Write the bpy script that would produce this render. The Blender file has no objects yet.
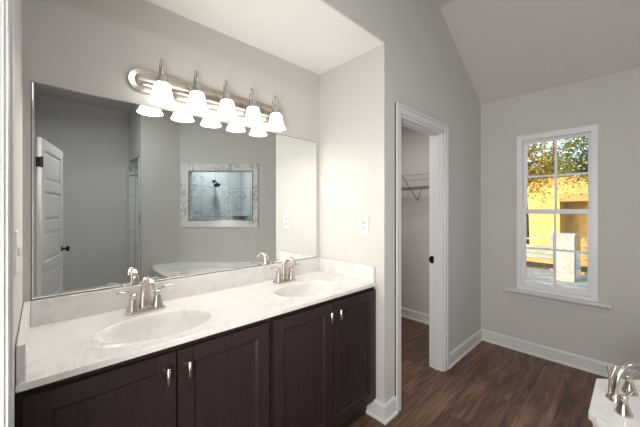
import bpy, bmesh, math, random
from mathutils import Vector, Matrix
random.seed(7)
S = bpy.context.scene
COL = S.collection
PI = math.pi

# ------------------------------------------------------------------ camera, sky, lights, exposure
YAW = 0.758
cam_d = bpy.data.cameras.new('camera'); cam = bpy.data.objects.new('camera', cam_d); COL.objects.link(cam)
cam.location = (0, 0, 1.3713); cam.rotation_euler = (PI/2, 0, -YAW)
cam_d.sensor_fit = 'HORIZONTAL'; cam_d.sensor_width = 36; cam_d.lens = 296.24/640*36
cam_d.shift_y = -4.1/640; cam_d.clip_start = 0.01; cam_d.clip_end = 200
S.camera = cam
S.view_settings.view_transform = 'Standard'; S.view_settings.look = 'None'
S.view_settings.gamma = 1; S.view_settings.use_curve_mapping = False
S.view_settings.exposure = 0.90

W = bpy.data.worlds.new('world'); S.world = W; W.use_nodes = True
wn = W.node_tree.nodes; wn.clear()
sky = wn.new('ShaderNodeTexSky'); sky.sky_type = 'NISHITA'; sky.sun_disc = False
sky.sun_elevation = math.radians(20); sky.sun_rotation = math.radians(-60)
sky.air_density = 1.0; sky.dust_density = 2.5; sky.ozone_density = 1.0
bg = wn.new('ShaderNodeBackground'); bg.inputs[1].default_value = 0.25
wo = wn.new('ShaderNodeOutputWorld')
W.node_tree.links.new(sky.outputs[0], bg.inputs[0]); W.node_tree.links.new(bg.outputs[0], wo.inputs[0])

def light(name, kind, loc, energy, color=(1, 1, 1), size=.1, size_y=None, target=None):
    d = bpy.data.lights.new(name, kind); o = bpy.data.objects.new(name, d); COL.objects.link(o)
    o.location = loc; d.energy = energy; d.color = color
    if kind == 'AREA':
        d.size = size
        if size_y: d.shape = 'RECTANGLE'; d.size_y = size_y
        else: d.shape = 'DISK'
    elif kind == 'POINT': d.shadow_soft_size = size
    elif kind == 'SUN': d.angle = size
    if target is not None:
        o.rotation_euler = (Vector(target)-Vector(loc)).to_track_quat('-Z', 'Y').to_euler()
    return o
light('sun', 'SUN', (-8, 6, 7), 1.0, (1, .76, .42), .02, target=(0, .5, 4.6))
hl = light('doorway_fill', 'AREA', (-.29, .18, 1.2), 15.5, (1, .965, .92), .55, 1.6, target=(1.3, .95, 1.5)); hl.data.spread = math.radians(158)  # added fill panel in the entry doorway, aimed at the vanity alcove
light('room_fill', 'AREA', (.5, -.85, 2.95), 10, (.97, .99, 1), .45, target=(.62, -.6, 0))  # added fill below the main ceiling, no fixture modelled
light('shower_fill', 'AREA', (2.5, -2.05, 2.6), 7, (.95, .98, 1), .2, target=(2.5, -2.05, 0))  # added light to brighten the shower, no lamp in view
light('closet_fill', 'AREA', (2.35, 1.95, 2.40), 5.2, (1, .96, .92), .25, target=(2.35, 1.95, 0))  # added light to brighten the closet interior, source unseen
BULB_W, SHADE_E = 1.7, 1.7

# ------------------------------------------------------------------ materials
def mat(name, color, rough=.5, metal=0, spec=.5, build=None):
    m = bpy.data.materials.new(name); m.use_nodes = True
    nt = m.node_tree; b = nt.nodes['Principled BSDF']
    b.inputs['Base Color'].default_value = (*color, 1)
    b.inputs['Roughness'].default_value = rough; b.inputs['Metallic'].default_value = metal
    b.inputs['Specular IOR Level'].default_value = spec
    if build: build(nt, b)
    return m
def srgb(r, g, b):
    f = lambda c: (c/255/12.92) if c/255 <= .04045 else ((c/255+.055)/1.055)**2.4
    return (f(r), f(g), f(b))
def N(nt, t, **kw):
    n = nt.nodes.new(t)
    for k, v in kw.items():
        if k in n.inputs: n.inputs[k].default_value = v
        else: setattr(n, k, v)
    return n
def coords(nt, scale=(1, 1, 1), rot=(0, 0, 0)):
    tc = N(nt, 'ShaderNodeTexCoord'); mp = N(nt, 'ShaderNodeMapping')
    mp.inputs['Scale'].default_value = scale; mp.inputs['Rotation'].default_value = rot
    nt.links.new(tc.outputs['Object'], mp.inputs['Vector']); return mp.outputs['Vector']
def ramp(nt, fac, stops):
    r = N(nt, 'ShaderNodeValToRGB'); e = r.color_ramp.elements
    while len(e) < len(stops): e.new(.5)
    for el, (p, c) in zip(e, stops): el.position = p; el.color = (*c, 1)
    nt.links.new(fac, r.inputs['Fac']); return r.outputs['Color']
def bump(nt, b, h, strength=.2, dist=.002):
    n = N(nt, 'ShaderNodeBump'); n.inputs['Strength'].default_value = strength; n.inputs['Distance'].default_value = dist
    nt.links.new(h, n.inputs['Height']); nt.links.new(n.outputs['Normal'], b.inputs['Normal'])
def mottle(c, amt=.04, scale=3, bscale=120, bstr=.08):
    def f(nt, b):
        n = N(nt, 'ShaderNodeTexNoise', Scale=scale, Detail=4.0); nt.links.new(coords(nt), n.inputs['Vector'])
        nt.links.new(ramp(nt, n.outputs['Fac'], [(.3, tuple(x*(1-amt) for x in c)), (.7, tuple(min(1, x*(1+amt)) for x in c))]), b.inputs['Base Color'])
        if bstr:
            n2 = N(nt, 'ShaderNodeTexNoise', Scale=bscale, Detail=2.0); nt.links.new(coords(nt), n2.inputs['Vector'])
            bump(nt, b, n2.outputs['Fac'], bstr)
    return f
c = srgb(206, 204, 200)
M_wall = mat('wall_paint', c, .75, spec=.2, build=mottle(c, .015, 2))
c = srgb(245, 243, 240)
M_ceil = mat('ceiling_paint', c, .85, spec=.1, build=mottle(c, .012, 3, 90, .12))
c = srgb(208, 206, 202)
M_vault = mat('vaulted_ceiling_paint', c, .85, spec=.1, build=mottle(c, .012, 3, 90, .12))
c = srgb(222, 222, 221)
M_trim = mat('white_trim', c, .35, build=mottle(c, .01, 5, 60, .02))
M_door = mat('white_door', c, .4, build=mottle(c, .01, 5, 60, .02))
M_vinyl = mat('window_vinyl', srgb(236, 237, 240), .35)
M_plate = mat('switch_plastic', srgb(240, 238, 232), .35)
M_recept = mat('receptacle_plastic', srgb(205, 202, 195), .4)
M_black = mat('black_metal', (.012, .012, .013), .35, .6)
M_chrome = mat('brushed_nickel', srgb(214, 206, 196), .2, 1.0)
def nickel(nt, b):
    n = N(nt, 'ShaderNodeTexNoise', Scale=60.0, Detail=3.0); nt.links.new(coords(nt, (1, 1, 14)), n.inputs['Vector'])
    r = N(nt, 'ShaderNodeMapRange'); r.inputs['To Min'].default_value = .16; r.inputs['To Max'].default_value = .32
    nt.links.new(n.outputs['Fac'], r.inputs['Value']); nt.links.new(r.outputs['Result'], b.inputs['Roughness'])
M_nickel = mat('satin_nickel', srgb(205, 196, 186), .25, 1.0, build=nickel)
M_wire = mat('coated_wire', srgb(165, 163, 160), .4)
M_mirror = mat('mirror_silver', (.93, .965, .948), .0, 1.0)
M_medge = mat('mirror_edge', srgb(120, 126, 122), .2, .6)

def marble(base, vein, vs, scale=2.2, soft=.06):
    def f(nt, b):
        v = coords(nt)
        n = N(nt, 'ShaderNodeTexNoise', Scale=scale, Detail=7.0, Roughness=.62, Distortion=1.4); nt.links.new(v, n.inputs['Vector'])
        a = N(nt, 'ShaderNodeMath', operation='SUBTRACT'); nt.links.new(n.outputs['Fac'], a.inputs[0]); a.inputs[1].default_value = .5
        ab = N(nt, 'ShaderNodeMath', operation='ABSOLUTE'); nt.links.new(a.outputs[0], ab.inputs[0])
        mid = tuple(x*(1-vs)+y*vs for x, y in zip(base, vein))
        cr = ramp(nt, ab.outputs[0], [(0, mid), (soft*.4, tuple(x*.6+y*.4 for x, y in zip(base, mid))), (soft, base)])
        n2 = N(nt, 'ShaderNodeTexNoise', Scale=scale*.7, Detail=3.0); nt.links.new(v, n2.inputs['Vector'])
        mk = ramp(nt, n2.outputs['Fac'], [(.42, (0, 0, 0)), (.6, (1, 1, 1))])
        mx = N(nt, 'ShaderNodeMix', data_type='RGBA'); nt.links.new(mk, mx.inputs[0])
        mx.inputs[6].default_value = (*base, 1); nt.links.new(cr, mx.inputs[7])
        nt.links.new(mx.outputs[2], b.inputs['Base Color'])
    return f
M_counter = mat('cultured_marble', (0, 0, 0), .24, build=marble(srgb(224, 222, 220), srgb(160, 157, 155), .34, 5.5, .035))
M_tub = mat('tub_marble', (0, 0, 0), .16, build=marble(srgb(240, 238, 236), srgb(160, 158, 158), .45, 4.0, .04))
M_frame = mat('frame_marble', (0, 0, 0), .2, build=marble(srgb(225, 226, 224), srgb(95, 98, 100), .8, 4.0, .05))
def tile(nt, b):
    marble(srgb(214, 219, 221), srgb(70, 76, 82), .85, 2.4, .03)(nt, b)
    src = b.inputs['Base Color'].links[0].from_socket
    tc = N(nt, 'ShaderNodeTexCoord'); sx = N(nt, 'ShaderNodeSeparateXYZ'); nt.links.new(tc.outputs['Object'], sx.inputs[0])
    ad = N(nt, 'ShaderNodeMath', operation='SUBTRACT'); nt.links.new(sx.outputs['X'], ad.inputs[0]); nt.links.new(sx.outputs['Y'], ad.inputs[1])
    cx = N(nt, 'ShaderNodeCombineXYZ'); nt.links.new(sx.outputs['Z'], cx.inputs['X']); nt.links.new(ad.outputs[0], cx.inputs['Y'])
    br = N(nt, 'ShaderNodeTexBrick', offset=.37, offset_frequency=2); nt.links.new(cx.outputs[0], br.inputs['Vector'])
    for k, v in (('Scale', 1.0), ('Mortar Size', .003), ('Brick Width', .61), ('Row Height', .29), ('Mortar Smooth', .1)): br.inputs[k].default_value = v
    mx = N(nt, 'ShaderNodeMix', data_type='RGBA'); nt.links.new(br.outputs['Fac'], mx.inputs[0])
    nt.links.new(src, mx.inputs[6]); mx.inputs[7].default_value = (*srgb(120, 125, 128), 1)
    nt.links.new(mx.outputs[2], b.inputs['Base Color'])
M_tile = mat('marble_tile', (0, 0, 0), .2, build=tile)

def planks(nt, b):
    v = coords(nt)
    br = N(nt, 'ShaderNodeTexBrick', offset=.37, offset_frequency=2); nt.links.new(v, br.inputs['Vector'])
    for k, val in (('Scale', 1.0), ('Mortar Size', .0012), ('Brick Width', 1.22), ('Row Height', .178), ('Bias', 0.0)): br.inputs[k].default_value = val
    br.inputs['Color1'].default_value = (0, 0, 0, 1); br.inputs['Color2'].default_value = (1, 1, 1, 1)
    br.inputs['Mortar'].default_value = (.2, .2, .2, 1)
    # shift the grain from plank to plank
    g = N(nt, 'ShaderNodeVectorMath', operation='MULTIPLY_ADD')
    nt.links.new(br.outputs['Color'], g.inputs[0]); g.inputs[1].default_value = (7, 3, 5); nt.links.new(v, g.inputs[2])
    mp = N(nt, 'ShaderNodeMapping'); mp.inputs['Scale'].default_value = (1.3, 16, 1); nt.links.new(g.outputs[0], mp.inputs['Vector'])
    n = N(nt, 'ShaderNodeTexNoise', Scale=2.2, Detail=8.0, Roughness=.65, Distortion=.7); nt.links.new(mp.outputs[0], n.inputs['Vector'])
    grain = ramp(nt, n.outputs['Fac'], [(.25, srgb(58, 40, 32)), (.45, srgb(112, 82, 66)), (.60, srgb(144, 111, 92)), (.78, srgb(178, 146, 128))])
    mp2 = N(nt, 'ShaderNodeMapping'); mp2.inputs['Scale'].default_value = (.9, 3.5, 1); nt.links.new(g.outputs[0], mp2.inputs['Vector'])
    n2 = N(nt, 'ShaderNodeTexNoise', Scale=2.0, Detail=3.0); nt.links.new(mp2.outputs[0], n2.inputs['Vector'])
    tone = ramp(nt, n2.outputs['Fac'], [(.3, (.62, .60, .60)), (.7, (1.0, 1.0, 1.0))])
    mx = N(nt, 'ShaderNodeMix', data_type='RGBA', blend_type='MULTIPLY'); mx.inputs[0].default_value = 1
    nt.links.new(grain, mx.inputs[6]); nt.links.new(tone, mx.inputs[7])
    pt = ramp(nt, br.outputs['Color'], [(0, (.62, .59, .58)), (1, (1.08, 1.06, 1.05))])
    mx2 = N(nt, 'ShaderNodeMix', data_type='RGBA', blend_type='MULTIPLY'); mx2.inputs[0].default_value = 1
    nt.links.new(mx.outputs[2], mx2.inputs[6]); nt.links.new(pt, mx2.inputs[7])
    mx3 = N(nt, 'ShaderNodeMix', data_type='RGBA'); nt.links.new(br.outputs['Fac'], mx3.inputs[0])
    nt.links.new(mx2.outputs[2], mx3.inputs[6]); mx3.inputs[7].default_value = (*srgb(48, 34, 28), 1)
    nt.links.new(mx3.outputs[2], b.inputs['Base Color'])
    bump(nt, b, n.outputs['Fac'], .12, .001)
M_floor = mat('wood_planks', (0, 0, 0), .42, build=planks)
def espresso(nt, b):
    n = N(nt, 'ShaderNodeTexNoise', Scale=3.0, Detail=7.0, Roughness=.6, Distortion=.4); nt.links.new(coords(nt, (22, 22, 1.6)), n.inputs['Vector'])
    nt.links.new(ramp(nt, n.outputs['Fac'], [(.3, srgb(42, 31, 31)), (.7, srgb(54, 41, 40))]), b.inputs['Base Color'])
M_cab = mat('espresso_wood', srgb(50, 38, 38), .36, spec=.35, build=espresso)
M_toe = mat('toe_kick_board', srgb(38, 28, 28), .6, build=mottle(srgb(38, 28, 28), .1, 8, 60, 0))
M_dark = mat('dark_gap', (.01, .008, .008), .8)

def emis(name, color, e):
    m = bpy.data.materials.new(name); m.use_nodes = True; nt = m.node_tree; b = nt.nodes['Principled BSDF']
    b.inputs['Base Color'].default_value = (*color, 1); b.inputs['Roughness'].default_value = .3
    b.inputs['Emission Color'].default_value = (*color, 1); b.inputs['Emission Strength'].default_value = e
    return m
M_shade = emis('frosted_glass_lit', (1, .955, .90), SHADE_E)
M_bulb = emis('lit_bulb', (1, .97, .94), 4)
def glassmat(name, tint=(1, 1, 1), refl=1.0):
    m = bpy.data.materials.new(name); m.use_nodes = True; nt = m.node_tree; nt.nodes.clear()
    o = N(nt, 'ShaderNodeOutputMaterial'); t = N(nt, 'ShaderNodeBsdfTransparent'); g = N(nt, 'ShaderNodeBsdfGlossy')
    t.inputs['Color'].default_value = (*tint, 1); g.inputs['Roughness'].default_value = 0
    f = N(nt, 'ShaderNodeFresnel'); f.inputs['IOR'].default_value = 1.45
    mu = N(nt, 'ShaderNodeMath', operation='MULTIPLY'); mu.inputs[1].default_value = refl; nt.links.new(f.outputs[0], mu.inputs[0])
    mx = N(nt, 'ShaderNodeMixShader'); nt.links.new(mu.outputs[0], mx.inputs[0])
    nt.links.new(t.outputs[0], mx.inputs[1]); nt.links.new(g.outputs[0], mx.inputs[2]); nt.links.new(mx.outputs[0], o.inputs['Surface'])
    return m
M_glass = glassmat('clear_glass'); M_sglass = glassmat('shower_glass', (.96, .985, .99), .2)

# ------------------------------------------------------------------ mesh helpers
def box(bm, x0, x1, y0, y1, z0, z1, M=None, bevel=0):
    v = [bm.verts.new((x, y, z)) for x in (x0, x1) for y in (y0, y1) for z in (z0, z1)]
    fs = [bm.faces.new([v[i] for i in f]) for f in ((0, 1, 3, 2), (4, 6, 7, 5), (0, 4, 5, 1), (2, 3, 7, 6), (0, 2, 6, 4), (1, 5, 7, 3))]
    if bevel:
        es = list({e for f in fs for e in f.edges})
        r = bmesh.ops.bevel(bm, geom=es, offset=bevel, segments=2, affect='EDGES', profile=.5)
        v = list({x for f in r['faces'] for x in f.verts} | {x for x in v if x.is_valid})
    if M is not None:
        bmesh.ops.transform(bm, matrix=M, verts=v)
    return v
def prism(bm, pts, h0, h1, M=None):
    """pts: 2D outline (x, y) extruded from z=h0 to h1"""
    lo = [bm.verts.new((x, y, h0)) for x, y in pts]; hi = [bm.verts.new((x, y, h1)) for x, y in pts]
    bm.faces.new(lo[::-1]); bm.faces.new(hi)
    for i in range(len(pts)):
        j = (i+1) % len(pts); bm.faces.new((lo[i], lo[j], hi[j], hi[i]))
    if M is not None: bmesh.ops.transform(bm, matrix=M, verts=lo+hi)
def lathe(bm, prof, n=24, M=None, cap=True):
    rings = []
    for r, z in prof:
        rings.append([bm.verts.new((r*math.cos(2*PI*k/n), r*math.sin(2*PI*k/n), z)) for k in range(n)])
    for a, b in zip(rings, rings[1:]):
        for k in range(n):
            j = (k+1) % n; bm.faces.new((a[k], a[j], b[j], b[k]))
    if cap: bm.faces.new(rings[0][::-1]); bm.faces.new(rings[-1])
    vs = [v for r in rings for v in r]
    if M is not None: bmesh.ops.transform(bm, matrix=M, verts=vs)
def spline(pts, n=8):
    """Catmull-Rom through the points"""
    P = [Vector(p) for p in pts]; P = [2*P[0]-P[1]] + P + [2*P[-1]-P[-2]]; out = []
    for i in range(1, len(P)-2):
        for k in range(n):
            t = k/n; a, b, c_, d = P[i-1:i+3]
            out.append(.5*((2*b)+(c_-a)*t+(2*a-5*b+4*c_-d)*t*t+(3*b-a-3*c_+d)*t**3))
    out.append(P[-2]); return out
def sweep(bm, pts, radii, n=12, side=None, squash=1.0, square=False):
    """tube along pts; radii constant or list; side: fixed sideways axis (flat cross-sections), squash: thickness/width"""
    m = len(pts); R = [radii]*m if isinstance(radii, (int, float)) else [radii[min(int(i*(len(radii)-1)/(m-1)), len(radii)-2)] +
        (radii[min(int(i*(len(radii)-1)/(m-1)), len(radii)-2)+1]-radii[min(int(i*(len(radii)-1)/(m-1)), len(radii)-2)])*(i*(len(radii)-1)/(m-1)-min(int(i*(len(radii)-1)/(m-1)), len(radii)-2)) for i in range(m)]
    rings = []; up = None
    for i in range(m):
        t = (Vector(pts[min(i+1, m-1)])-Vector(pts[max(i-1, 0)])).normalized()
        if side is not None: s = Vector(side); s = (s-t*s.dot(t)).normalized()
        else:
            if up is None: up = Vector((0, 0, 1)) if abs(t.z) < .9 else Vector((1, 0, 0))
            s = (up-t*up.dot(t)).normalized(); up = s
        q = t.cross(s)
        ring = []
        for k in range(n):
            a = 2*PI*(k+.5)/n; ca, sa = math.cos(a), math.sin(a)
            if square:
                e = .45; ca = math.copysign(abs(ca)**e, ca); sa = math.copysign(abs(sa)**e, sa)
            ring.append(bm.verts.new(Vector(pts[i])+s*(R[i]*ca)+q*(R[i]*squash*sa)))
        rings.append(ring)
    for a, b in zip(rings, rings[1:]):
        for k in range(n):
            j = (k+1) % n; bm.faces.new((a[k], a[j], b[j], b[k]))
    bm.faces.new(rings[0][::-1]); bm.faces.new(rings[-1])
def obj(name, bm, m, parent=None, smooth=False, kind=None, bevel=0, angle=40):
    bmesh.ops.recalc_face_normals(bm, faces=bm.faces)
    me = bpy.data.meshes.new(name); bm.to_mesh(me); bm.free()
    o = bpy.data.objects.new(name, me); COL.objects.link(o)
    for mm in (m if isinstance(m, (list, tuple)) else [m]): me.materials.append(mm)
    if parent is not None: o.parent = parent
    if kind: o['kind'] = kind
    if bevel:
        b = o.modifiers.new('bevel', 'BEVEL'); b.width = bevel; b.segments = 2; b.limit_method = 'ANGLE'; b.angle_limit = math.radians(50)
    if smooth:
        for p in me.polygons: p.use_smooth = True
        me.set_sharp_from_angle(angle=math.radians(angle))
    return o
def B(*boxes, M=None, bevel=0):
    bm = bmesh.new()
    for b in boxes: box(bm, *b, M=M, bevel=bevel)
    return bm
def thing(name, label, cat, loc=(0, 0, 0), rotz=0, group=None):
    o = bpy.data.objects.new(name, None); COL.objects.link(o); o.empty_display_size = .1
    o.location = loc; o.rotation_euler = (0, 0, rotz); o['label'] = label; o['category'] = cat
    if group: o['group'] = group
    return o
def tag(o, label, cat, group=None, kind=None):
    o['label'] = label; o['category'] = cat
    if group: o['group'] = group
    if kind: o['kind'] = kind
    return o
def base(o, label):
    """structure with a label"""
    o['kind'] = 'structure'; o['label'] = label; return o
def dup(root, loc, label=None):
    r = root.copy(); COL.objects.link(r); r.location = loc
    if label: r['label'] = label
    for ch in list(root.children):
        d = ch.copy(); COL.objects.link(d); d.parent = r
        for g in list(ch.children):
            e = g.copy(); COL.objects.link(e); e.parent = d
    return r

# ------------------------------------------------------------------ room dimensions
XL, XR, XW = -.050, 1.619, 3.3837           # left wall, alcove side wall, window wall
YV, YC, YB = 1.7173, 1.105, -2.57           # vanity wall, closet wall, far wall behind the camera
HS, HT = 2.443, 3.05                        # alcove ceiling, main ceiling
T = .115
DX0, DX1, DH = 1.804, 2.488, 2.03           # closet doorway
EY0, EY1 = -.25, .655                       # entry doorway in the left wall
WY0, WY1, WZ0, WZ1 = .205, .771, .604, 2.068
U = Vector((.7263, .6874, 0)); NV = Vector((-.6874, .7263, 0))      # along / out of the diagonal wall
DB = Vector((XW, -.12, 0)); DL = 2.339; DA = DB - U*DL
MD = Matrix(((U.x, -NV.x, 0, DA.x), (U.y, -NV.y, 0, DA.y), (0, 0, 1, 0), (0, 0, 0, 1)))    # x along the wall, y into the wall
YT = DA.y                                    # short wall parallel to the vanity, beside the tub
XS = 1.12                                    # shower entry wall

# ------------------------------------------------------------------ structure
obj('floor', B((-1.6, XW+.1, YB-.1, 2.85, -.06, 0)), M_floor, kind='structure')
obj('wall_vanity', B((XL-T, XR+.02, YV, YV+T, 0, 2.6)), M_wall, kind='structure')
obj('wall_left', B((XL-T, XL, EY1, YV, 0, 3.2), (XL-T, XL, YB-.1, EY0, 0, 3.2), (XL-T, XL, EY0, EY1, DH+.012, 3.2)), M_wall, kind='structure')
obj('wall_closet', B((XR, DX0, YC, YC+T, 0, 3.2), (DX1, XW+.02, YC, YC+T, 0, 3.2), (DX0, DX1, YC, YC+T, DH, 3.2), (XL-T, XR, YC, YC+T, HS+.012, 3.2)), M_wall, kind='structure')
obj('wall_partition', B((XR, XR+T, YC+T-.001, 2.8, 0, 2.6)), M_wall, kind='structure')
obj('ceiling_alcove', B((XL-.02, XR+.01, YC+.002, YV+.01, HS, HS+.05)), M_ceil, kind='structure')
obj('wall_window', B((XW, XW+.14, WY1, 2.85, -.06, 2.62), (XW, XW+.14, YB-.1, WY0, -.06, 2.62), (XW, XW+.14, WY0, WY1, -.06, WZ0-.002), (XW, XW+.14, WY0, WY1, WZ1, 2.62)), M_wall, kind='structure')
obj('wall_closet_back', B((XR, XW+.1, 2.75, 2.85, 0, 2.6)), M_wall, kind='structure')
obj('ceiling_closet', B((XR, XW+.05, YC+T-.01, 2.8, HS, HS+.05)), M_ceil, kind='structure')
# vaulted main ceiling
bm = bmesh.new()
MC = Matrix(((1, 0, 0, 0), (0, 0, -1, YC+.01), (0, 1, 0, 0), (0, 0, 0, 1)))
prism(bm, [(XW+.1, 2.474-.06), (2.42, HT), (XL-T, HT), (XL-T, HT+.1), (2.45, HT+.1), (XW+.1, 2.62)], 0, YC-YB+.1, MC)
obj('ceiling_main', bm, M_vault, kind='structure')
# far walls behind the camera
obj('wall_back', B((XL-T, XW+.1, YB-.1, YB, 0, 3.2)), M_wall, kind='structure')
obj('wall_tub', B((XS, DA.x+.05, YT-T, YT, 0, 3.2), (XS, XS+T, YT-T, YT-T+.002, 0, 3.2), (XS, XS+T, YB, YT-T, 2.2, 3.2)), M_wall, kind='structure')
FO0, FO1, FI0, FI1 = .020, 1.293, .149, 1.210
FZ0, FZ1, IZ0, IZ1 = 1.079, 2.123, 1.185, 2.008
obj('wall_diagonal', B((0, FI0, 0, T, 0, 3.2), (FI1, DL+.1, 0, T, 0, 3.2), (FI0, FI1, 0, T, 0, IZ0), (FI0, FI1, 0, T, IZ1, 3.2), M=MD), M_wall, kind='structure')
# entry hall beyond the left doorway
obj('wall_hall', B((-1.6, -1.5, -1.2, 1.6, 0, 2.55), (-1.5, XL-T, 1.5, 1.6, 0, 2.55), (-1.5, XL-T, -1.2, -1.1, 0, 2.55)), M_wall, kind='structure')
obj('ceiling_hall', B((-1.6, XL-T+.005, -1.2, 1.6, 2.5, 2.55)), M_ceil, kind='structure')

# shower lining (tile to 2.15 m)
obj('wall_shower_tile', B((XS+.0, XW-.09, YB, YB+.012, 0, 2.15), (XW-.10, XW-.088, YB, -.40, 0, 2.15)), M_tile, kind='structure')
obj('wall_shower_side', B((XW-.088, XW, YB, -.37, 0, 3.0)), M_wall, kind='structure')
obj('trim_9', B((XS-.012, XS+T+.004, YT-T-.018, YT-T-.002, 0, 2.16), (XS-.012, XS, YT-T-.002, YT-T+.05, 0, 2.16)), M_frame, kind='structure', bevel=.003)
# marble window frame into the shower
fr = obj('window_2', B((FO0, FI0, -.016, 0, FZ0, FZ1), (FI1, FO1, -.016, 0, FZ0, FZ1), (FI0, FI1, -.016, 0, FZ0, IZ0), (FI0, FI1, -.016, 0, IZ1, FZ1),
     (FI0, FI0+.01, 0, T, IZ0, IZ1), (FI1-.01, FI1, 0, T, IZ0, IZ1), (FI0, FI1, 0, T, IZ0, IZ0+.01), (FI0, FI1, 0, T, IZ1-.01, IZ1), M=MD), M_frame, kind='structure', bevel=.002)
obj('edge_trim', B((FI0, FI0+.012, -.020, -.014, IZ0, IZ1), (FI1-.012, FI1, -.020, -.014, IZ0, IZ1), (FI0, FI1, -.020, -.014, IZ0, IZ0+.012), (FI0, FI1, -.020, -.014, IZ1-.012, IZ1), M=MD), M_medge, fr)
obj('pane', B((FI0+.01, FI1-.01, .055, .061, IZ0+.01, IZ1-.01), M=MD), M_sglass, fr)

# baseboards: board with a sloped top and a shoe moulding
def baseboard(name, x0, y0, x1, y1, nx, ny, e0=0, e1=0):
    d = Vector((x1-x0, y1-y0, 0)); L = d.length; d.normalize()
    M = Matrix(((d.x, nx, 0, x0), (d.y, ny, 0, y0), (0, 0, 1, 0), (0, 0, 0, 1)))
    bm = bmesh.new()
    prof = [(0, 0), (.024, 0), (.024, .010), (.020, .018), (.014, .020), (.014, .098), (.011, .106), (.007, .112), (0, .114)]
    rows = []
    for (y, z) in prof:
        rows.append((bm.verts.new((-e0*y, y, z)), bm.verts.new((L+e1*y, y, z))))
    n = len(rows)
    for i in range(n):
        j = (i+1) % n; bm.faces.new((rows[i][0], rows[j][0], rows[j][1], rows[i][1]))
    bm.faces.new([r[0] for r in rows]); bm.faces.new([r[1] for r in rows][::-1])
    bmesh.ops.transform(bm, matrix=M, verts=bm.verts)
    return obj(name, bm, M_trim, kind='structure')
CW = .063
baseboard('baseboard_right', XW, YC, XW, -.12, -1, 0, -1, 0)
baseboard('baseboard_closet_wall', DX1+CW, YC, XW, YC, 0, -1, 0, -1)
baseboard('baseboard_corner', XR, YC, DX0-CW, YC, 0, -1, 1, 0)
baseboard('baseboard_alcove', XR, YC+.135, XR, YC, -1, 0, 0, 1)
baseboard('baseboard_closet_inside', XW, 2.75, XW, YC+T, -1, 0)
baseboard('baseboard_closet_back', XW, 2.75, XR+T, 2.75, 0, -1)
baseboard('baseboard_back', XL, YB, XS, YB, 0, 1)
baseboard('baseboard_left', XL, YB, XL, EY0-CW, 1, 0)

# closet doorway: jamb, stops, casing, strike plate
def casing(bm, u0, u1, ztop, M, legs=(1, 1)):
    """profiled flat casing around an opening; local x along wall, y out of wall"""
    for a, b, y in ((0, CW, .011), (.006, CW-.022, .015), (CW-.020, CW, .019)):
        if legs[0]: box(bm, u0-b, u0-a, 0, y, 0, ztop+a, M)
        if legs[1]: box(bm, u1+a, u1+b, 0, y, 0, ztop+a, M)
        box(bm, u0-b, u1+b, 0, y, ztop+a, ztop+b, M)
MCW = Matrix(((1, 0, 0, 0), (0, -1, 0, YC), (0, 0, 1, 0), (0, 0, 0, 1)))
bm = bmesh.new(); casing(bm, DX0, DX1, DH, MCW)
MCI = Matrix(((1, 0, 0, 0), (0, 1, 0, YC+T), (0, 0, 1, 0), (0, 0, 0, 1)))
casing(bm, DX0, DX1, DH, MCI)
JT = .018
for (x0, x1) in ((DX0, DX0+JT), (DX1-JT, DX1)): box(bm, x0, x1, YC-.001, YC+T+.001, 0, DH)
box(bm, DX0, DX1, YC-.001, YC+T+.001, DH-JT, DH)
for (x0, x1) in ((DX0+JT, DX0+JT+.011), (DX1-JT-.011, DX1-JT)): box(bm, x0, x1, YC+.034, YC+.070, 0, DH-JT)
box(bm, DX0+JT, DX1-JT, YC+.034, YC+.070, DH-JT-.011, DH-JT)
tr = obj('trim_1', bm, M_trim, kind='structure', bevel=.0015)
sp = obj('strike_plate', B((DX1-JT-.002, DX1-JT, YC+.076, YC+.108, .905, .968), (DX1-JT-.009, DX1-JT, YC+.104, YC+.116, .918, .955), bevel=.0006), M_black, tr)
# entry doorway: jamb and casing in the left wall
MEL = Matrix(((0, 1, 0, XL), (1, 0, 0, 0), (0, 0, 1, 0), (0, 0, 0, 1)))
bm = bmesh.new(); casing(bm, EY0, EY1, DH, MEL)
for (y0, y1) in ((EY0-.0, EY0+JT), (EY1-JT, EY1)): box(bm, XL-T-.001, XL+.001, y0, y1, 0, DH)
box(bm, XL-T-.001, XL+.001, EY0, EY1, DH-JT, DH+.012)
box(bm, XL-.075, XL-.038, EY1-JT-.011, EY1-JT, 0, DH-JT); box(bm, XL-.075, XL-.038, EY0+JT, EY0+JT+.011, 0, DH-JT)
obj('trim_2', bm, M_trim, kind='structure', bevel=.0015)

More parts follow.
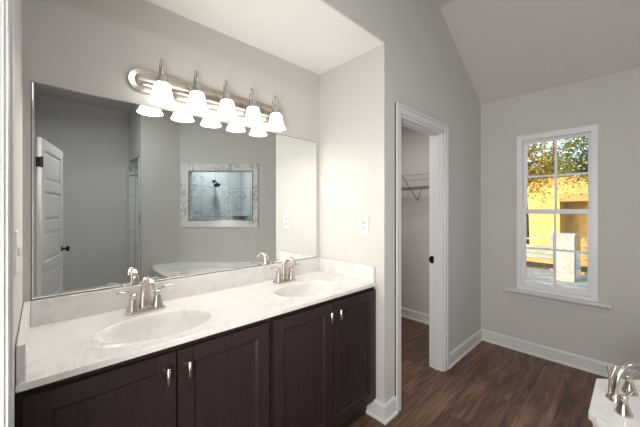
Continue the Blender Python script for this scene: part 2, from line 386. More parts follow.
# entry door standing open into the room (seen in the mirror)
dv = Vector((.180, -.775, 0)); dang = math.atan2(dv.y, dv.x)
door = bpy.data.objects.new('door_1', None); COL.objects.link(door); door['kind'] = 'structure'
door.location = (XL+.030, EY0-.02, 0); door.rotation_euler = (0, 0, dang)
DWd, DHt, DTk = .80, 2.025, .035
bm = bmesh.new()
st, rl = .105, .10
ph = (DHt-.012-6*rl)/5
box(bm, 0, st, 0, DTk, .012, DHt); box(bm, DWd-st, DWd, 0, DTk, .012, DHt)
for k in range(6):
    z = .012+k*(ph+rl); box(bm, st, DWd-st, 0, DTk, z, z+rl)
for k in range(5):
    z = .012+rl+k*(ph+rl)
    box(bm, st, DWd-st, .010, DTk-.010, z, z+ph)
    for s in (0, 1):                                         # raised centre field on both faces
        y0 = DTk-.010 if s else .010; y1 = DTk-.003 if s else .003
        a = [bm.verts.new((x, y0, zz)) for x, zz in ((st+.012, z+.012), (DWd-st-.012, z+.012), (DWd-st-.012, z+ph-.012), (st+.012, z+ph-.012))]
        b_ = [bm.verts.new((x, y1, zz)) for x, zz in ((st+.04, z+.04), (DWd-st-.04, z+.04), (DWd-st-.04, z+ph-.04), (st+.04, z+ph-.04))]
        bm.faces.new(b_)
        for i in range(4): bm.faces.new((a[i], a[(i+1) % 4], b_[(i+1) % 4], b_[i]))
obj('door_leaf', bm, M_door, door, bevel=.002)
for z in (.22, 1.80):
    bm = B((-.010, .003, -.003, DTk+.004, z-.045, z+.045))
    lathe(bm, [(.009, z-.05), (.009, z+.05)], 12, Matrix.Translation((-.010, DTk+.004, 0)))
    obj('hinge', bm, M_black, door)
for s in (0, 1):
    bm = bmesh.new()
    Mk = Matrix.Translation((DWd-.065, DTk if s else 0, .93)) @ Matrix.Rotation((-1 if s else 1)*PI/2, 4, 'X')
    lathe(bm, [(.030, 0), (.031, .006), (.012, .010), (.010, .030), (.020, .036), (.028, .046), (.029, .056), (.022, .066), (.004, .069)], 24, Mk)
    obj('door_knob', bm, M_black, door, smooth=True)
bm = B((DWd-.001, DWd+.002, .005, .030, .90, .96)); obj('latch_plate', bm, M_black, door)

# window: double-hung vinyl unit, two sashes of four lights, stool and apron
win = bpy.data.objects.new('window_1', None); COL.objects.link(win); win['kind'] = 'structure'
X0 = XW
F = .036
obj('window_frame', B((X0-.014, X0+.10, WY0, WY0+F, WZ0, WZ1), (X0-.014, X0+.10, WY1-F, WY1, WZ0, WZ1), (X0-.014, X0+.10, WY0+F, WY1-F, WZ1-F, WZ1), (X0-.014, X0+.10, WY0+F, WY1-F, WZ0, WZ0+.026)), M_vinyl, win)
obj('frame_flange', B((X0-.020, X0-.001, WY0-.006, WY0-.0005, WZ0+.0005, WZ1), (X0-.020, X0-.001, WY1+.0005, WY1+.006, WZ0+.0005, WZ1), (X0-.020, X0-.001, WY0-.006, WY1+.006, WZ1+.0005, WZ1+.012)), M_vinyl, win)
zm = 1.352
def sash(x, z0, z1, nm, sb, stp):
    y0, y1 = WY0+F-.004, WY1-F+.004; b = .030
    s = obj(nm, B((x, x+.03, y0, y0+b, z0, z1), (x, x+.03, y1-b, y1, z0, z1), (x, x+.03, y0+b, y1-b, z0, z0+sb), (x, x+.03, y0+b, y1-b, z1-stp, z1)), M_vinyl, win, bevel=.002)
    ym = (y0+y1)/2; zc = (z0+sb+z1-stp)/2
    obj('muntin', B((x+.008, x+.022, ym-.009, ym+.009, z0+sb, z1-stp), (x+.0075, x+.0225, y0+b, y1-b, zc-.009, zc+.009)), M_vinyl, s)
    obj('pane', B((x+.013, x+.017, y0+b-.003, y1-b+.003, z0+sb-.003, z1-stp+.003)), M_glass, s)
sash(X0+.052, zm-.022, WZ1-F+.006, 'upper_sash', .030, .028)
sash(X0+.012, WZ0+.026, zm+.022, 'lower_sash', .040, .040)
obj('sash_lock', B((X0+.004, X0+.014, .470, .506, zm+.006, zm+.022), bevel=.002), M_vinyl, win)
obj('trim_3', B((X0-.066, X0+.012, .112, .868, WZ0-.026, WZ0), bevel=.005), M_trim, kind='structure')
bm = bmesh.new()
prism(bm, [(0, 0), (-.044, 0), (-.042, -.010), (-.022, -.024), (-.014, -.052), (0, -.054)], 0, .69, Matrix(((1, 0, 0, X0), (0, 0, 1, .145), (0, 1, 0, WZ0-.026), (0, 0, 0, 1))))
obj('trim_4', bm, M_trim, kind='structure')

# ------------------------------------------------------------------ vanity cabinets
CH, CTZ = .8668, .888
YF = 1.182                                   # face frame plane
def cabinet(label, x0, x1, knob_side_first):
    """x0..x1 in world; two shaker doors"""
    w = x1-x0
    t = thing('vanity_cabinet', label, 'cabinet', (x0, YF, 0), 0, 'dark vanity base cabinets')
    d = YV-YF-.004
    obj('body', B((0, .016, .021, d, .115, CH), (w-.016, w, .021, d, .115, CH), (.016, w-.016, .021, d, .115, .131), (.016, w-.016, d-.008, d, .131, CH)), M_cab, t)
    obj('face_frame', B((0, .022, 0, .02, .10, CH), (w-.022, w, 0, .02, .10, CH), (.022, w-.022, 0, .02, .835, CH), (.022, w-.022, 0, .02, .10, .15)), M_cab, t, bevel=.001)
    obj('toe_kick', B((0, w, .055, .07, .001, .115)), M_toe, t)
    dw = (w-.024-.006)/2
    for k in range(2):
        a = .012+k*(dw+.006); z0, z1 = .128, .846; s = .060
        bm = bmesh.new()
        box(bm, a, a+s, -.020, -.001, z0, z1); box(bm, a+dw-s, a+dw, -.020, -.001, z0, z1)
        box(bm, a+s, a+dw-s, -.020, -.001, z0, z0+s); box(bm, a+s, a+dw-s, -.020, -.001, z1-s, z1)
        box(bm, a+s, a+dw-s, -.008, -.002, z0+s, z1-s)
        # sloped inner moulding
        q = .009; A = [(a+s, z0+s), (a+dw-s, z0+s), (a+dw-s, z1-s), (a+s, z1-s)]
        Q = [(a+s+q, z0+s+q), (a+dw-s-q, z0+s+q), (a+dw-s-q, z1-s-q), (a+s+q, z1-s-q)]
        va = [bm.verts.new((x, -.0165, z)) for x, z in A]; vq = [bm.verts.new((x, -.0085, z)) for x, z in Q]
        for i in range(4): bm.faces.new((va[i], va[(i+1) % 4], vq[(i+1) % 4], vq[i]))
        dr = obj('door', bm, M_cab, t, bevel=.0012)
        kx = a+dw-.034 if k == 0 else a+.034; kz = .775
        bm = bmesh.new()
        sweep(bm, [(kx, -.020, kz+.008), (kx, -.046, kz+.008)], .0055, 10)
        lathe(bm, [(.007, -.030), (.0082, -.028), (.0082, .028), (.007, .030)], 14, Matrix.Translation((kx, -.046, kz)))
        obj('pull', bm, M_nickel, dr, smooth=True)
    return t
XM = .790
cabinet('dark espresso two-door vanity cabinet at the left, under the nearer sink', XL+.003, XM-.0015, 1)
cabinet('dark espresso two-door vanity cabinet at the right, beside the white baseboard corner', XM+.0015, XR-.003, 1)

# ------------------------------------------------------------------ countertop with moulded bowls
def deck_with_hole(bm, outline, cen, axes, rings, z, thick, n=96, rot=0, seam=None):
    """top surface from polygon outline to an elliptical hole, bowl rings inside; outline CCW, star-shaped about cen"""
    cen = Vector((*cen, 0)); u = Vector((math.cos(rot), math.sin(rot), 0)); w = Vector((-u.y, u.x, 0))
    P = [Vector((x, y, 0)) for x, y in outline]
    angs = [2*PI*k/n for k in range(n)]
    for p in P:
        r = p-cen; a = math.atan2(r.dot(w), r.dot(u)) % (2*PI)
        i = min(range(len(angs)), key=lambda i: min(abs(angs[i]-a), 2*PI-abs(angs[i]-a))); angs[i] = a
    angs = sorted(angs)
    def hit(d):
        best = None
        for i in range(len(P)):
            a, b = P[i]-cen, P[(i+1) % len(P)]-cen; e = b-a
            den = d.x*e.y-d.y*e.x
            if abs(den) < 1e-9: continue
            t = (a.x*e.y-a.y*e.x)/den; s = (a.x*d.y-a.y*d.x)/den
            if t > 0 and -1e-6 <= s <= 1+1e-6 and (best is None or t < best): best = t
        return best
    loops = []
    out = []; 
    for a in angs:
        d = u*math.cos(a)+w*math.sin(a); out.append(cen+d*hit(d))
    def add(pts, zz): loops.append([bm.verts.new((p.x, p.y, z if (seam is not None and abs(p.x-seam) < 1e-5 and zz > z-.01) else zz)) for p in pts])
    add(out, z-thick); add(out, z-.003)
    inn = [o+(cen-o).normalized()*.003 for o in out]; add(inn, z)
    add([o+(cen-o).normalized()*.007 for o in out], z)
    for (s, dz) in rings:
        pts = []
        for a, o in zip(angs, out):
            d = u*math.cos(a)+w*math.sin(a)
            r = 1/math.sqrt((math.cos(a)/axes[0])**2+(math.sin(a)/axes[1])**2)
            pts.append(cen+d*r*s)
        add(pts, z+dz)
    m = len(angs)
    for A, Bq in zip(loops, loops[1:]):
        for k in range(m):
            j = (k+1) % m; bm.faces.new((A[k], A[j], Bq[j], Bq[k]))
    bm.faces.new(loops[-1])
SY = 1.372
ct = thing('countertop', 'white marbled double vanity top with two oval moulded sinks', 'countertop', (0, 0, 0))
bowl = [(1.20, .000), (1.17, .000), (1.13, .0022), (1.06, .003), (1.02, .0015), (.985, -.006), (.95, -.022), (.88, -.052), (.76, -.084), (.58, -.108), (.36, -.122), (.16, -.128), (.09, -.129)]
YFC = 1.1616
for nm, x0, x1, sx in (('countertop_half', XL+.002, .785, .368), ('countertop_half', .785, XR-.002, 1.192)):
    bm = bmesh.new()
    deck_with_hole(bm, [(x0, YFC), (x1, YFC), (x1, YV-.002), (x0, YV-.002)], (sx, SY), (.212, .148), bowl, CTZ, .020, 112, seam=.785)
    h = obj('sink_top', bm, M_counter, ct, smooth=True, angle=50)
    bm = bmesh.new(); lathe(bm, [(.021, CTZ-.1285), (.022, CTZ-.1255), (.017, CTZ-.1245), (.016, CTZ-.123), (.004, CTZ-.121)], 20, Matrix.Translation((sx, SY, 0)))
    obj('drain', bm, M_chrome, h, smooth=True)
obj('backsplash', B((XL+.022, XR-.022, YV-.022, YV-.002, CTZ-.002, .993), bevel=.003), M_counter, ct)
obj('side_splash', B((XL+.002, XL+.022, YFC+.012, YV-.002, CTZ-.002, .993), bevel=.003), M_counter, ct)
obj('side_splash', B((XR-.022, XR-.002, YFC+.012, YV-.002, CTZ-.002, .993), bevel=.003), M_counter, ct)

# ------------------------------------------------------------------ mirror
mr = thing('wall_mirror', 'large frameless rectangular mirror on the wall above the double vanity', 'mirror', (-.026, YV-.001, .996))
MW, MH = 1.611, .905
bm = B((.0, MW, -.006, 0, 0, MH)); obj('glass', bm, M_medge, mr)
bm = B((.003, MW-.003, -.0066, -.006, .003, MH-.003)); obj('reflective_face', bm, M_mirror, mr)

# ------------------------------------------------------------------ vanity faucets
def make_faucet(label):
    t = thing('sink_faucet', label, 'faucet', (0, 0, 0), 0, 'two-handle nickel faucets on the vanity')
    bm = bmesh.new(); box(bm, -.080, .080, -.027, .027, 0, .012, bevel=.004); box(bm, -.070, .070, -.020, .020, .012, .020, bevel=.003)
    obj('base_plate', bm, M_nickel, t, smooth=True)
    bm = bmesh.new()
    pts = spline([(0, .006, .015), (0, .008, .06), (0, .004, .112), (0, -.018, .150), (0, -.054, .162), (0, -.092, .148), (0, -.112, .122)], 8)
    sweep(bm, pts, [.026, .022, .0175, .0145, .0128, .0115, .0105], 16, side=(1, 0, 0), squash=.72, square=True)
    obj('spout', bm, M_nickel, t, smooth=True)
    bm = bmesh.new(); sweep(bm, [(0, .030, .012), (0, .030, .062)], .0028, 8); lathe(bm, [(.003, .060), (.006, .064), (.006, .070), (.003, .073)], 12, Matrix.Translation((0, .030, 0)))
    obj('lift_rod', bm, M_nickel, t, smooth=True)
    for s in (-1, 1):
        bm = bmesh.new()
        secs = [(.026, .012), (.024, .022), (.018, .045), (.0145, .066), (.0135, .072), (.0155, .076), (.0145, .086), (.008, .092)]
        rings = []
        for r, z in secs:
            ring = []
            for k in range(16):
                a = 2*PI*(k+.5)/16; ca, sa = math.cos(a), math.sin(a); e = .6
                ring.append(bm.verts.new((s*.051+r*math.copysign(abs(ca)**e, ca), r*math.copysign(abs(sa)**e, sa), z)))
            rings.append(ring)
        for A, Bq in zip(rings, rings[1:]):
            for k in range(16): j = (k+1) % 16; bm.faces.new((A[k], A[j], Bq[j], Bq[k]))
        bm.faces.new(rings[-1]); bm.faces.new(rings[0][::-1])
        h = obj('handle', bm, M_nickel, t, smooth=True)
        bm = bmesh.new()
        pts = spline([(s*.045, 0, .088), (s*.062, -.002, .095), (s*.085, -.004, .104), (s*.105, -.006, .106), (s*.121, -.008, .102)], 6)
        sweep(bm, pts, [.0085, .008, .0075, .0075, .0065], 10, side=(0, 1, 0), squash=.5)
        obj('lever', bm, M_nickel, h, smooth=True)
    return t
FYP = 1.598
f1 = make_faucet('satin nickel two-handle faucet behind the left, nearer oval sink')
f1.location = (.368, FYP, CTZ+.0005)
dup(f1, (1.192, FYP, CTZ+.0005), 'satin nickel two-handle faucet behind the right, farther oval sink')

# ------------------------------------------------------------------ vanity light
LX = [.441+.170*k for k in range(5)]
lt = thing('vanity_light', 'five-light brushed nickel bath bar with white bell shades above the mirror', 'light fixture', (LX[2], YV, 2.022))
def stadium(hx, hz, n=12):
    p = []
    for k in range(n+1): a = -PI/2+PI*k/n; p.append((hx-hz+hz*math.cos(a), hz*math.sin(a)))
    for k in range(n+1): a = PI/2+PI*k/n; p.append((-hx+hz+hz*math.cos(a), hz*math.sin(a)))
    return p
MS = Matrix(((1, 0, 0, 0), (0, 0, -1, 0), (0, 1, 0, 0), (0, 0, 0, 1)))
bm = bmesh.new()
levels = [(.470, .062, .0), (.470, .062, .010), (.464, .056, .018), (.440, .032, .020), (.436, .028, .030), (.425, .020, .034)]
rings = [[bm.verts.new((x, -y, z)) for x, z in stadium(hx, hz)] for hx, hz, y in levels]
for A, Bq in zip(rings, rings[1:]):
    m = len(A)
    for k in range(m): bm.faces.new((A[k], A[(k+1) % m], Bq[(k+1) % m], Bq[k]))
bm.faces.new(rings[0]); bm.faces.new(rings[-1])
obj('backplate', bm, M_nickel, lt, smooth=True, angle=30)
YS = -.117                                    # shade axis, out from the wall
for x in LX:
    dx = x-LX[2]
    bm = bmesh.new()
    pts = spline([(dx, -.030, -.012), (dx, -.055, -.026), (dx, -.080, -.018), (dx, -.082, .030), (dx, -.084, .068), (dx, -.100, .092), (dx, -.115, .075), (dx, YS, .040), (dx, YS, .012)], 6)
    sweep(bm, pts, .0062, 12)
    lathe(bm, [(.017, -.036), (.017, -.032), (.010, -.028)], 16, Matrix(((1, 0, 0, dx), (0, 0, 1, 0), (0, 1, 0, -.012), (0, 0, 0, 1))))
    arm = obj('arm', bm, M_nickel, lt, smooth=True)
    bm = bmesh.new(); lathe(bm, [(.008, .016), (.015, .013), (.021, .006), (.023, -.010), (.026, -.022), (.028, -.030)], 20, Matrix.Translation((dx, YS, 0)))
    obj('socket', bm, M_nickel, arm, smooth=True)
    bm = bmesh.new()
    out = [(.022, -.026), (.031, -.028), (.0365, -.033), (.0395, -.046), (.0425, -.066), (.047, -.086), (.0535, -.104), (.0605, -.118), (.064, -.123)]
    inn = [(r-.004, z) for r, z in out[::-1][:-1]]
    lathe(bm, out+inn+[(.018, -.018)], 32, Matrix.Translation((dx, YS, 0)), cap=False)
    sh = obj('shade', bm, M_shade, lt, smooth=True, angle=80)
    bm = bmesh.new(); lathe(bm, [(.010, -.03), (.011, -.042), (.018, -.058), (.021, -.070), (.016, -.080), (.006, -.086)], 16, Matrix.Translation((dx, YS, 0)))
    obj('bulb', bm, M_bulb, sh, smooth=True)
    light('bulb_light', 'POINT', (x, YV+YS, 2.02-.098), BULB_W, (1, .94, .86), .025)

# ------------------------------------------------------------------ outlet and switches
ol = thing('wall_outlet', 'white duplex outlet on the alcove side wall right of the mirror', 'outlet', (XR, 1.270, 1.262))
obj('cover_plate', B((-.006, 0, -.036, .036, -.059, .059), bevel=.002), M_plate, ol)
for s in (-1, 1):
    r = obj('receptacle', B((-.0085, -.005, -.016, .016, s*.0195-.014, s*.0195+.014), bevel=.001), M_recept, ol)
    obj('slots', B((-.0088, -.008, -.008, -.006, s*.0195-.004, s*.0195+.006), (-.0088, -.008, .005, .0075, s*.0195-.004, s*.0195+.006), (-.0088, -.008, -.002, .002, s*.0195-.011, s*.0195-.007)), M_dark, r)
sw = thing('light_switch', 'white two-gang switch plate on the left wall beside the doorway casing', 'switch', (XL, 1.18, 1.255))
obj('cover_plate', B((0, .006, -.058, .058, -.059, .059), bevel=.002), M_plate, sw)
for s in (-1, 1):
    obj('toggle', B((.005, .013, s*.023-.006, s*.023+.006, -.012, .012), bevel=.002), M_plate, sw)

# ------------------------------------------------------------------ closet wire shelf
ws = thing('wire_shelf', 'white wire closet shelf with bracket seen through the doorway', 'shelf', (XW, 1.95, 1.63))
SDp = .30; y0, y1 = -.70, .78
bm = bmesh.new()
for x, z in ((-.004, 0), (-SDp*.5, -.004), (-SDp, 0), (-SDp, .075), (-SDp, .135)):
    sweep(bm, [(x, y0, z), (x, y1, z)], .0058, 8)
sweep(bm, [(-SDp+.03, y0, -.03), (-SDp+.03, y1, -.03)], .006, 8)
obj('rod', bm, M_wire, ws)
bm = bmesh.new()
k = 0
while y0+k*.0254 <= y1:
    y = y0+k*.0254; k += 1
    sweep(bm, [(-.004, y, .004), (-SDp, y, .004), (-SDp-.002, y, .075), (-SDp, y, .135)], .0024, 5)
g = obj('wires', bm, M_wire, ws); g['kind'] = 'stuff'
for y in (-.13, .55):
    bm = bmesh.new()
    sweep(bm, [(-SDp, y+.03, .12), (-.008, y, -.15)], .0065, 8, side=(0, 1, 0)); sweep(bm, [(-.008, y, -.15), (-.006, y-.05, .0)], .0055, 8)
    obj('brace', bm, M_wire, ws)

# ------------------------------------------------------------------ tub
TZ = .44
tb = thing('bathtub', 'white marble-decked corner soaking tub at the lower right', 'bathtub', (0, 0, 0))
E1 = DA+U*1.679                                # end of the deck on the diagonal wall
P2 = E1+NV*.982
outl = [(1.28, YT+.002), (DA.x+.001, YT+.002), (E1.x+NV.x*.002, E1.y+NV.y*.002), (P2.x, P2.y), (1.839, P2.y+.002), (1.28, -.387)]
tc_ = DA+U*.82+NV*.60
bm = bmesh.new()
tubr = [(1.07, 0), (1.05, 0), (1.02, .004), (.99, .002), (.96, -.02), (.93, -.10), (.88, -.24), (.80, -.35), (.66, -.395), (.3, -.40)]
deck_with_hole(bm, outl, (tc_.x, tc_.y), (.66, .41), tubr, TZ, .035, 96, math.atan2(U.y, U.x))
obj('deck', bm, M_tub, tb, smooth=True, angle=45)
cx = sum(p[0] for p in outl)/6; cy = sum(p[1] for p in outl)/6
ins = [(x-(x-cx)*.018-.0, y-(y-cy)*.018) for x, y in outl]
bm = bmesh.new()
lo = [bm.verts.new((x, y, .001)) for x, y in ins]; hi = [bm.verts.new((x, y, TZ-.034)) for x, y in ins]
for i in (2, 3, 4, 5): bm.faces.new((lo[i], lo[(i+1) % 6], hi[(i+1) % 6], hi[i]))
obj('apron', bm, M_tub, tb)
obj('wall_splash', B((.016, 1.66, -.016, -.001, TZ-.002, TZ+.065), M=MD), M_tub, tb, bevel=.002)
obj('wall_splash', B((1.28, DA.x-.002, YT+.001, YT+.016, TZ-.002, TZ+.065)), M_tub, tb, bevel=.002)

# tub faucet: spout and two lever handles on the deck corner
tf = thing('tub_faucet', 'polished nickel arched tub faucet with two handles on the deck corner', 'faucet', (2.040, .0575, TZ+.0005))
bm = bmesh.new(); lathe(bm, [(.030, 0), (.030, .006), (.024, .016), (.019, .030)], 24)
dr = Vector((.60, -.80, 0)).normalized()
pts = spline([(0, 0, .02), (0, 0, .07), tuple(dr*.012)[:2]+(.125,), tuple(dr*.045)[:2]+(.170,), tuple(dr*.095)[:2]+(.190,), tuple(dr*.145)[:2]+(.180,), tuple(dr*.180)[:2]+(.145,)], 8)
sweep(bm, pts, [.016, .014, .013, .0125, .012, .0115, .011], 16, side=(dr.y, -dr.x, 0), squash=.8)
obj('spout', bm, M_chrome, tf, smooth=True)
bm = bmesh.new(); lathe(bm, [(.019, 0), (.019, .004), (.011, .014), (.007, .03), (.006, .088), (.008, .094), (.003, .098)], 16, Matrix.Translation((.010, .020, 0)))
dvp = obj('diverter', bm, M_chrome, tf, smooth=True)
for e in (-.010, .028):
    bm = bmesh.new(); sweep(bm, spline([(.010, .020, .085), (.010+e*.5*.726, .020-e*.5*.687, .12), (.010+e*.726, .020-e*.687, .155)], 5), [.0045, .004, .0055], 10)
    obj('prong', bm, M_chrome, dvp, smooth=True)
for (hx, hy, lv) in ((-.108, -.029, (.7, -.7)), (.135, -.046, (.7, -.7))):
    bm = bmesh.new()
    lathe(bm, [(.031, 0), (.031, .006), (.027, .016), (.018, .044), (.0145, .062), (.016, .068), (.016, .078), (.009, .086)], 20, Matrix.Translation((hx, hy, 0)))
    h = obj('handle', bm, M_chrome, tf, smooth=True)
    bm = bmesh.new()
    d = Vector((lv[0], lv[1], 0)).normalized()
    pts = spline([(hx, hy, .080), (hx+d.x*.02, hy+d.y*.02, .090), (hx+d.x*.032, hy+d.y*.032, .098), (hx+d.x*.044, hy+d.y*.044, .106)], 6)
    sweep(bm, pts, [.0085, .008, .0075, .0065], 10, side=(-d.y, d.x, 0), squash=.55)
    obj('lever', bm, M_chrome, h, smooth=True)

# ------------------------------------------------------------------ shower fittings (seen through the marble-framed opening in the mirror)
sh = thing('shower_head', 'black wall-mounted shower head reflected through the marble-framed opening', 'shower head', (2.62, YB+.012, 1.95))
bm = bmesh.new(); lathe(bm, [(.030, 0), (.030, .006), (.012, .010)], 20, Matrix.Rotation(-PI/2, 4, 'X'))
obj('flange', bm, M_black, sh, smooth=True)
bm = bmesh.new(); sweep(bm, spline([(0, .004, 0), (0, .07, .012), (0, .12, -.01), (0, .15, -.045)], 6), .011, 12)
obj('shower_arm', bm, M_black, sh, smooth=True)
bm = bmesh.new(); lathe(bm, [(.014, .05), (.02, .03), (.06, .012), (.066, .0), (.064, -.008)], 24, Matrix.Translation((0, .165, -.085)) @ Matrix.Rotation(.5, 4, 'X'))
obj('spray_head', bm, M_black, sh, smooth=True)
bm = bmesh.new(); prism(bm, [(0, 0), (-.24, 0), (-.20, .08), (-.08, .20), (0, .24)], 0, .02)
cs = obj('corner_shelf', bm, M_frame, bevel=.002); cs.location = (XW-.101, YB+.013, 1.23)
tag(cs, 'marble corner shelf in the shower, reflected through the framed opening', 'shelf')

# ------------------------------------------------------------------ outside
GZ = -.70
c = srgb(166, 170, 164)
M_dirt = mat('bare_ground', c, .95, spec=.1, build=mottle(c, .35, 3.5, 9, .6))
obj('ground_outside', B((XW+.14, 60, -30, 34, GZ-.3, GZ)), M_dirt, kind='structure')
def brick(c1, c2, mo, w, h):
    def f(nt, b):
        tc = N(nt, 'ShaderNodeTexCoord'); sx = N(nt, 'ShaderNodeSeparateXYZ'); nt.links.new(tc.outputs['Object'], sx.inputs[0])
        ad = N(nt, 'ShaderNodeMath', operation='ADD'); nt.links.new(sx.outputs['X'], ad.inputs[0]); nt.links.new(sx.outputs['Y'], ad.inputs[1])
        cx = N(nt, 'ShaderNodeCombineXYZ'); nt.links.new(ad.outputs[0], cx.inputs['X']); nt.links.new(sx.outputs['Z'], cx.inputs['Y'])
        br = N(nt, 'ShaderNodeTexBrick'); nt.links.new(cx.outputs[0], br.inputs['Vector'])
        for k, v in (('Scale', 1.0), ('Mortar Size', .008), ('Brick Width', w), ('Row Height', h)): br.inputs[k].default_value = v
        br.inputs['Color1'].default_value = (*c1, 1); br.inputs['Color2'].default_value = (*c2, 1); br.inputs['Mortar'].default_value = (*mo, 1)
        nt.links.new(br.outputs['Color'], b.inputs['Base Color'])
    return f
M_pil = mat('pale_brick', (0, 0, 0), .9, build=brick(srgb(200, 199, 197), srgb(165, 163, 160), srgb(150, 148, 145), .10, .045))
def wood(c, s=(1, 8, 8)):
    def f(nt, b):
        n = N(nt, 'ShaderNodeTexNoise', Scale=3.0, Detail=5.0); nt.links.new(coords(nt, s), n.inputs['Vector'])
        nt.links.new(ramp(nt, n.outputs['Fac'], [(.3, tuple(x*.7 for x in c)), (.7, tuple(min(1, x*1.15) for x in c))]), b.inputs['Base Color'])
    return f
M_osb = mat('yellow_sheathing', srgb(206, 178, 112), .85, build=mottle(srgb(206, 178, 112), .18, 2.5, 20, .1))
M_weath = mat('weathered_boards', srgb(158, 166, 158), .85, build=wood(srgb(158, 166, 158), (8, 1, 8)))
M_lumber = mat('fresh_lumber', srgb(190, 160, 105), .85, build=wood(srgb(190, 160, 105), (8, 1, 8)))
M_bark_shade = mat('bark_and_fence_shade', srgb(62, 52, 40), .95, build=mottle(srgb(62, 52, 40), .35, 8, 30, .5))
M_roofm = mat('roof_shingle', srgb(110, 98, 84), .9, build=mottle(srgb(110, 98, 84), .2, 6, 30, .3))

hs = thing('neighbouring_house', 'yellow sheathed house under construction beyond the window', 'house', (18, 0, GZ))
obj('wall', B((0, 8, 2.4, 12, 0, 3.45), (1.6, 8, -4, 2.4, 0, 3.45), (0, 1.6, -4, 2.4, 2.8, 3.45)), M_osb, hs)
obj('porch_beam', B((-.05, .2, -4, 2.38, 2.45, 2.8)), M_lumber, hs)
for y in (-2.5, 1.30): obj('porch_post', B((-.02, .13, y-.08, y+.08, 0, 2.45)), M_lumber, hs)
obj('top_plate', B((-.03, .14, -4, 12, 3.45, 3.6)), M_lumber, hs)

pl = thing('brick_pillar', 'pale brick pillar standing outside, framed by the lower window sash', 'pillar', (11.2, 1.35, GZ))
obj('shaft', B((-.21, .21, -.21, .21, 0, 1.30)), M_pil, pl); obj('cap', B((-.235, .235, -.235, .235, 1.30, 1.37), bevel=.01), M_pil, pl)

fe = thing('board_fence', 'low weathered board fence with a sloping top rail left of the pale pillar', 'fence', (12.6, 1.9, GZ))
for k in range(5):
    obj('board', B((-.02, .02, -.05, 2.6, .08+.155*k, .08+.155*k+.14)), M_bark_shade if k == 0 else (M_lumber if k == 1 else M_weath), fe)  # lowest board coloured dark as the shadow band at the fence foot
for y in (.0, 1.25, 2.5): obj('post', B((.02, .11, y-.045, y+.045, 0, 1.30 if y == 0 else .95)), M_weath, fe)
bm = bmesh.new(); prism(bm, [(-.05, 1.10), (2.6, .80), (2.6, .86), (-.05, 1.16)], -.04, .04, Matrix(((0, 0, 1, 0), (1, 0, 0, 0), (0, 1, 0, 0), (0, 0, 0, 1))))
obj('top_rail', bm, M_weath, fe)
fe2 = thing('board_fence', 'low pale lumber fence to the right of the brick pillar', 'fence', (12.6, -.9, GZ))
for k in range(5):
    obj('board', B((-.02, .02, 0, 2.05, .08+.20*k, .08+.20*k+.165)), M_bark_shade if k == 0 else M_lumber, fe2)  # bottom board darkened by colour, in place of shadow near the ground
for y in (.05, 1.0, 2.0): obj('post', B((.02, .11, y-.045, y+.045, 0, 1.15)), M_lumber, fe2)

def leafmat(name, c1, c2):
    m = bpy.data.materials.new(name); m.use_nodes = True; nt = m.node_tree; nt.nodes.clear()
    o = N(nt, 'ShaderNodeOutputMaterial'); d = N(nt, 'ShaderNodeBsdfDiffuse'); t = N(nt, 'ShaderNodeBsdfTranslucent'); mx = N(nt, 'ShaderNodeMixShader')
    mx.inputs[0].default_value = .5
    n = N(nt, 'ShaderNodeTexNoise', Scale=1.2, Detail=3.0); nt.links.new(coords(nt), n.inputs['Vector'])
    cr = ramp(nt, n.outputs['Fac'], [(.35, c1), (.65, c2)])
    nt.links.new(cr, d.inputs['Color']); nt.links.new(cr, t.inputs['Color'])
    nt.links.new(d.outputs[0], mx.inputs[1]); nt.links.new(t.outputs[0], mx.inputs[2]); nt.links.new(mx.outputs[0], o.inputs['Surface'])
    return m
M_leafy = leafmat('autumn_leaves', srgb(140, 132, 52), srgb(205, 178, 76))
M_leafg = leafmat('green_leaves', srgb(96, 112, 48), srgb(160, 160, 78))
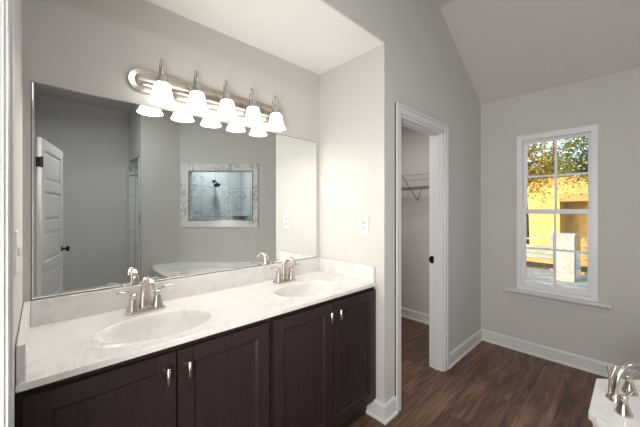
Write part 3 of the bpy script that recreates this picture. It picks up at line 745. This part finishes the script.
def tree(label, loc, h, crown, nleaf, ml, rt=.16, seed=1, ls=.09):
    rnd = random.Random(seed)
    t = thing('tree', label, 'tree', loc, 0, 'trees beyond the window')
    bm = bmesh.new()
    sweep(bm, spline([(0, 0, 0), (.05, .03, h*.3), (-.04, .06, h*.6), (.05, 0, h*.95)], 6), [rt, rt*.8, rt*.55, rt*.2], 10)
    obj('trunk', bm, M_bark_shade, t, smooth=True)
    tips = []
    cz, rx, ry, rz = crown
    for k in range(26):
        a = rnd.uniform(0, 2*PI); z0 = rnd.uniform(cz-rz*.8, min(h*.92, cz+rz*.6)); L = rnd.uniform(.45, .95)
        e = Vector((math.cos(a)*rx*L, math.sin(a)*ry*L, min(cz+rz, z0+rnd.uniform(-.2, .8))))
        bm = bmesh.new(); s = Vector((0, .03, z0))
        mid = (s+e)/2+Vector((0, 0, .15))
        P = spline([s, mid, e], 5); sweep(bm, P, [.045, .028, .010], 6)
        obj('branch', bm, M_bark_shade, t); tips += [mid, e, (mid+e)/2, s*.3+e*.7]
    bm = bmesh.new()
    for k in range(nleaf):
        p = rnd.choice(tips)+Vector((rnd.gauss(0, .30), rnd.gauss(0, .30), rnd.gauss(-.12, .34)))
        q = Matrix.Rotation(rnd.uniform(0, 2*PI), 3, 'Z') @ Matrix.Rotation(rnd.uniform(-1.1, 1.1), 3, 'X')
        s = ls*rnd.uniform(.6, 1.3)
        vs = [bm.verts.new(p+q @ Vector(v)) for v in ((0, 0, 0), (s*.42, s*.5, s*.12), (0, s*1.2, 0), (-s*.42, s*.5, s*.12))]
        bm.faces.new(vs)
    f = obj('foliage', bm, ml, t); f['kind'] = 'stuff'
    return t
tree('yellow-leaved tree at the left edge of the window view', (13.2, 2.72, GZ), 5.6, (3.9, .95, .9, 1.35), 4200, M_leafy, .10, 3, .085)
tree('green-leaved tree at the right edge of the window view', (15.9, 1.12, GZ), 6.2, (4.3, .85, 1.0, 1.45), 4400, M_leafg, .09, 5, .09)
tree('tall pale green tree rising behind the yellow house', (29, 4.2, GZ), 8.0, (5.6, 3.2, 3.6, 2.0), 3000, M_leafg, .25, 9, .20)
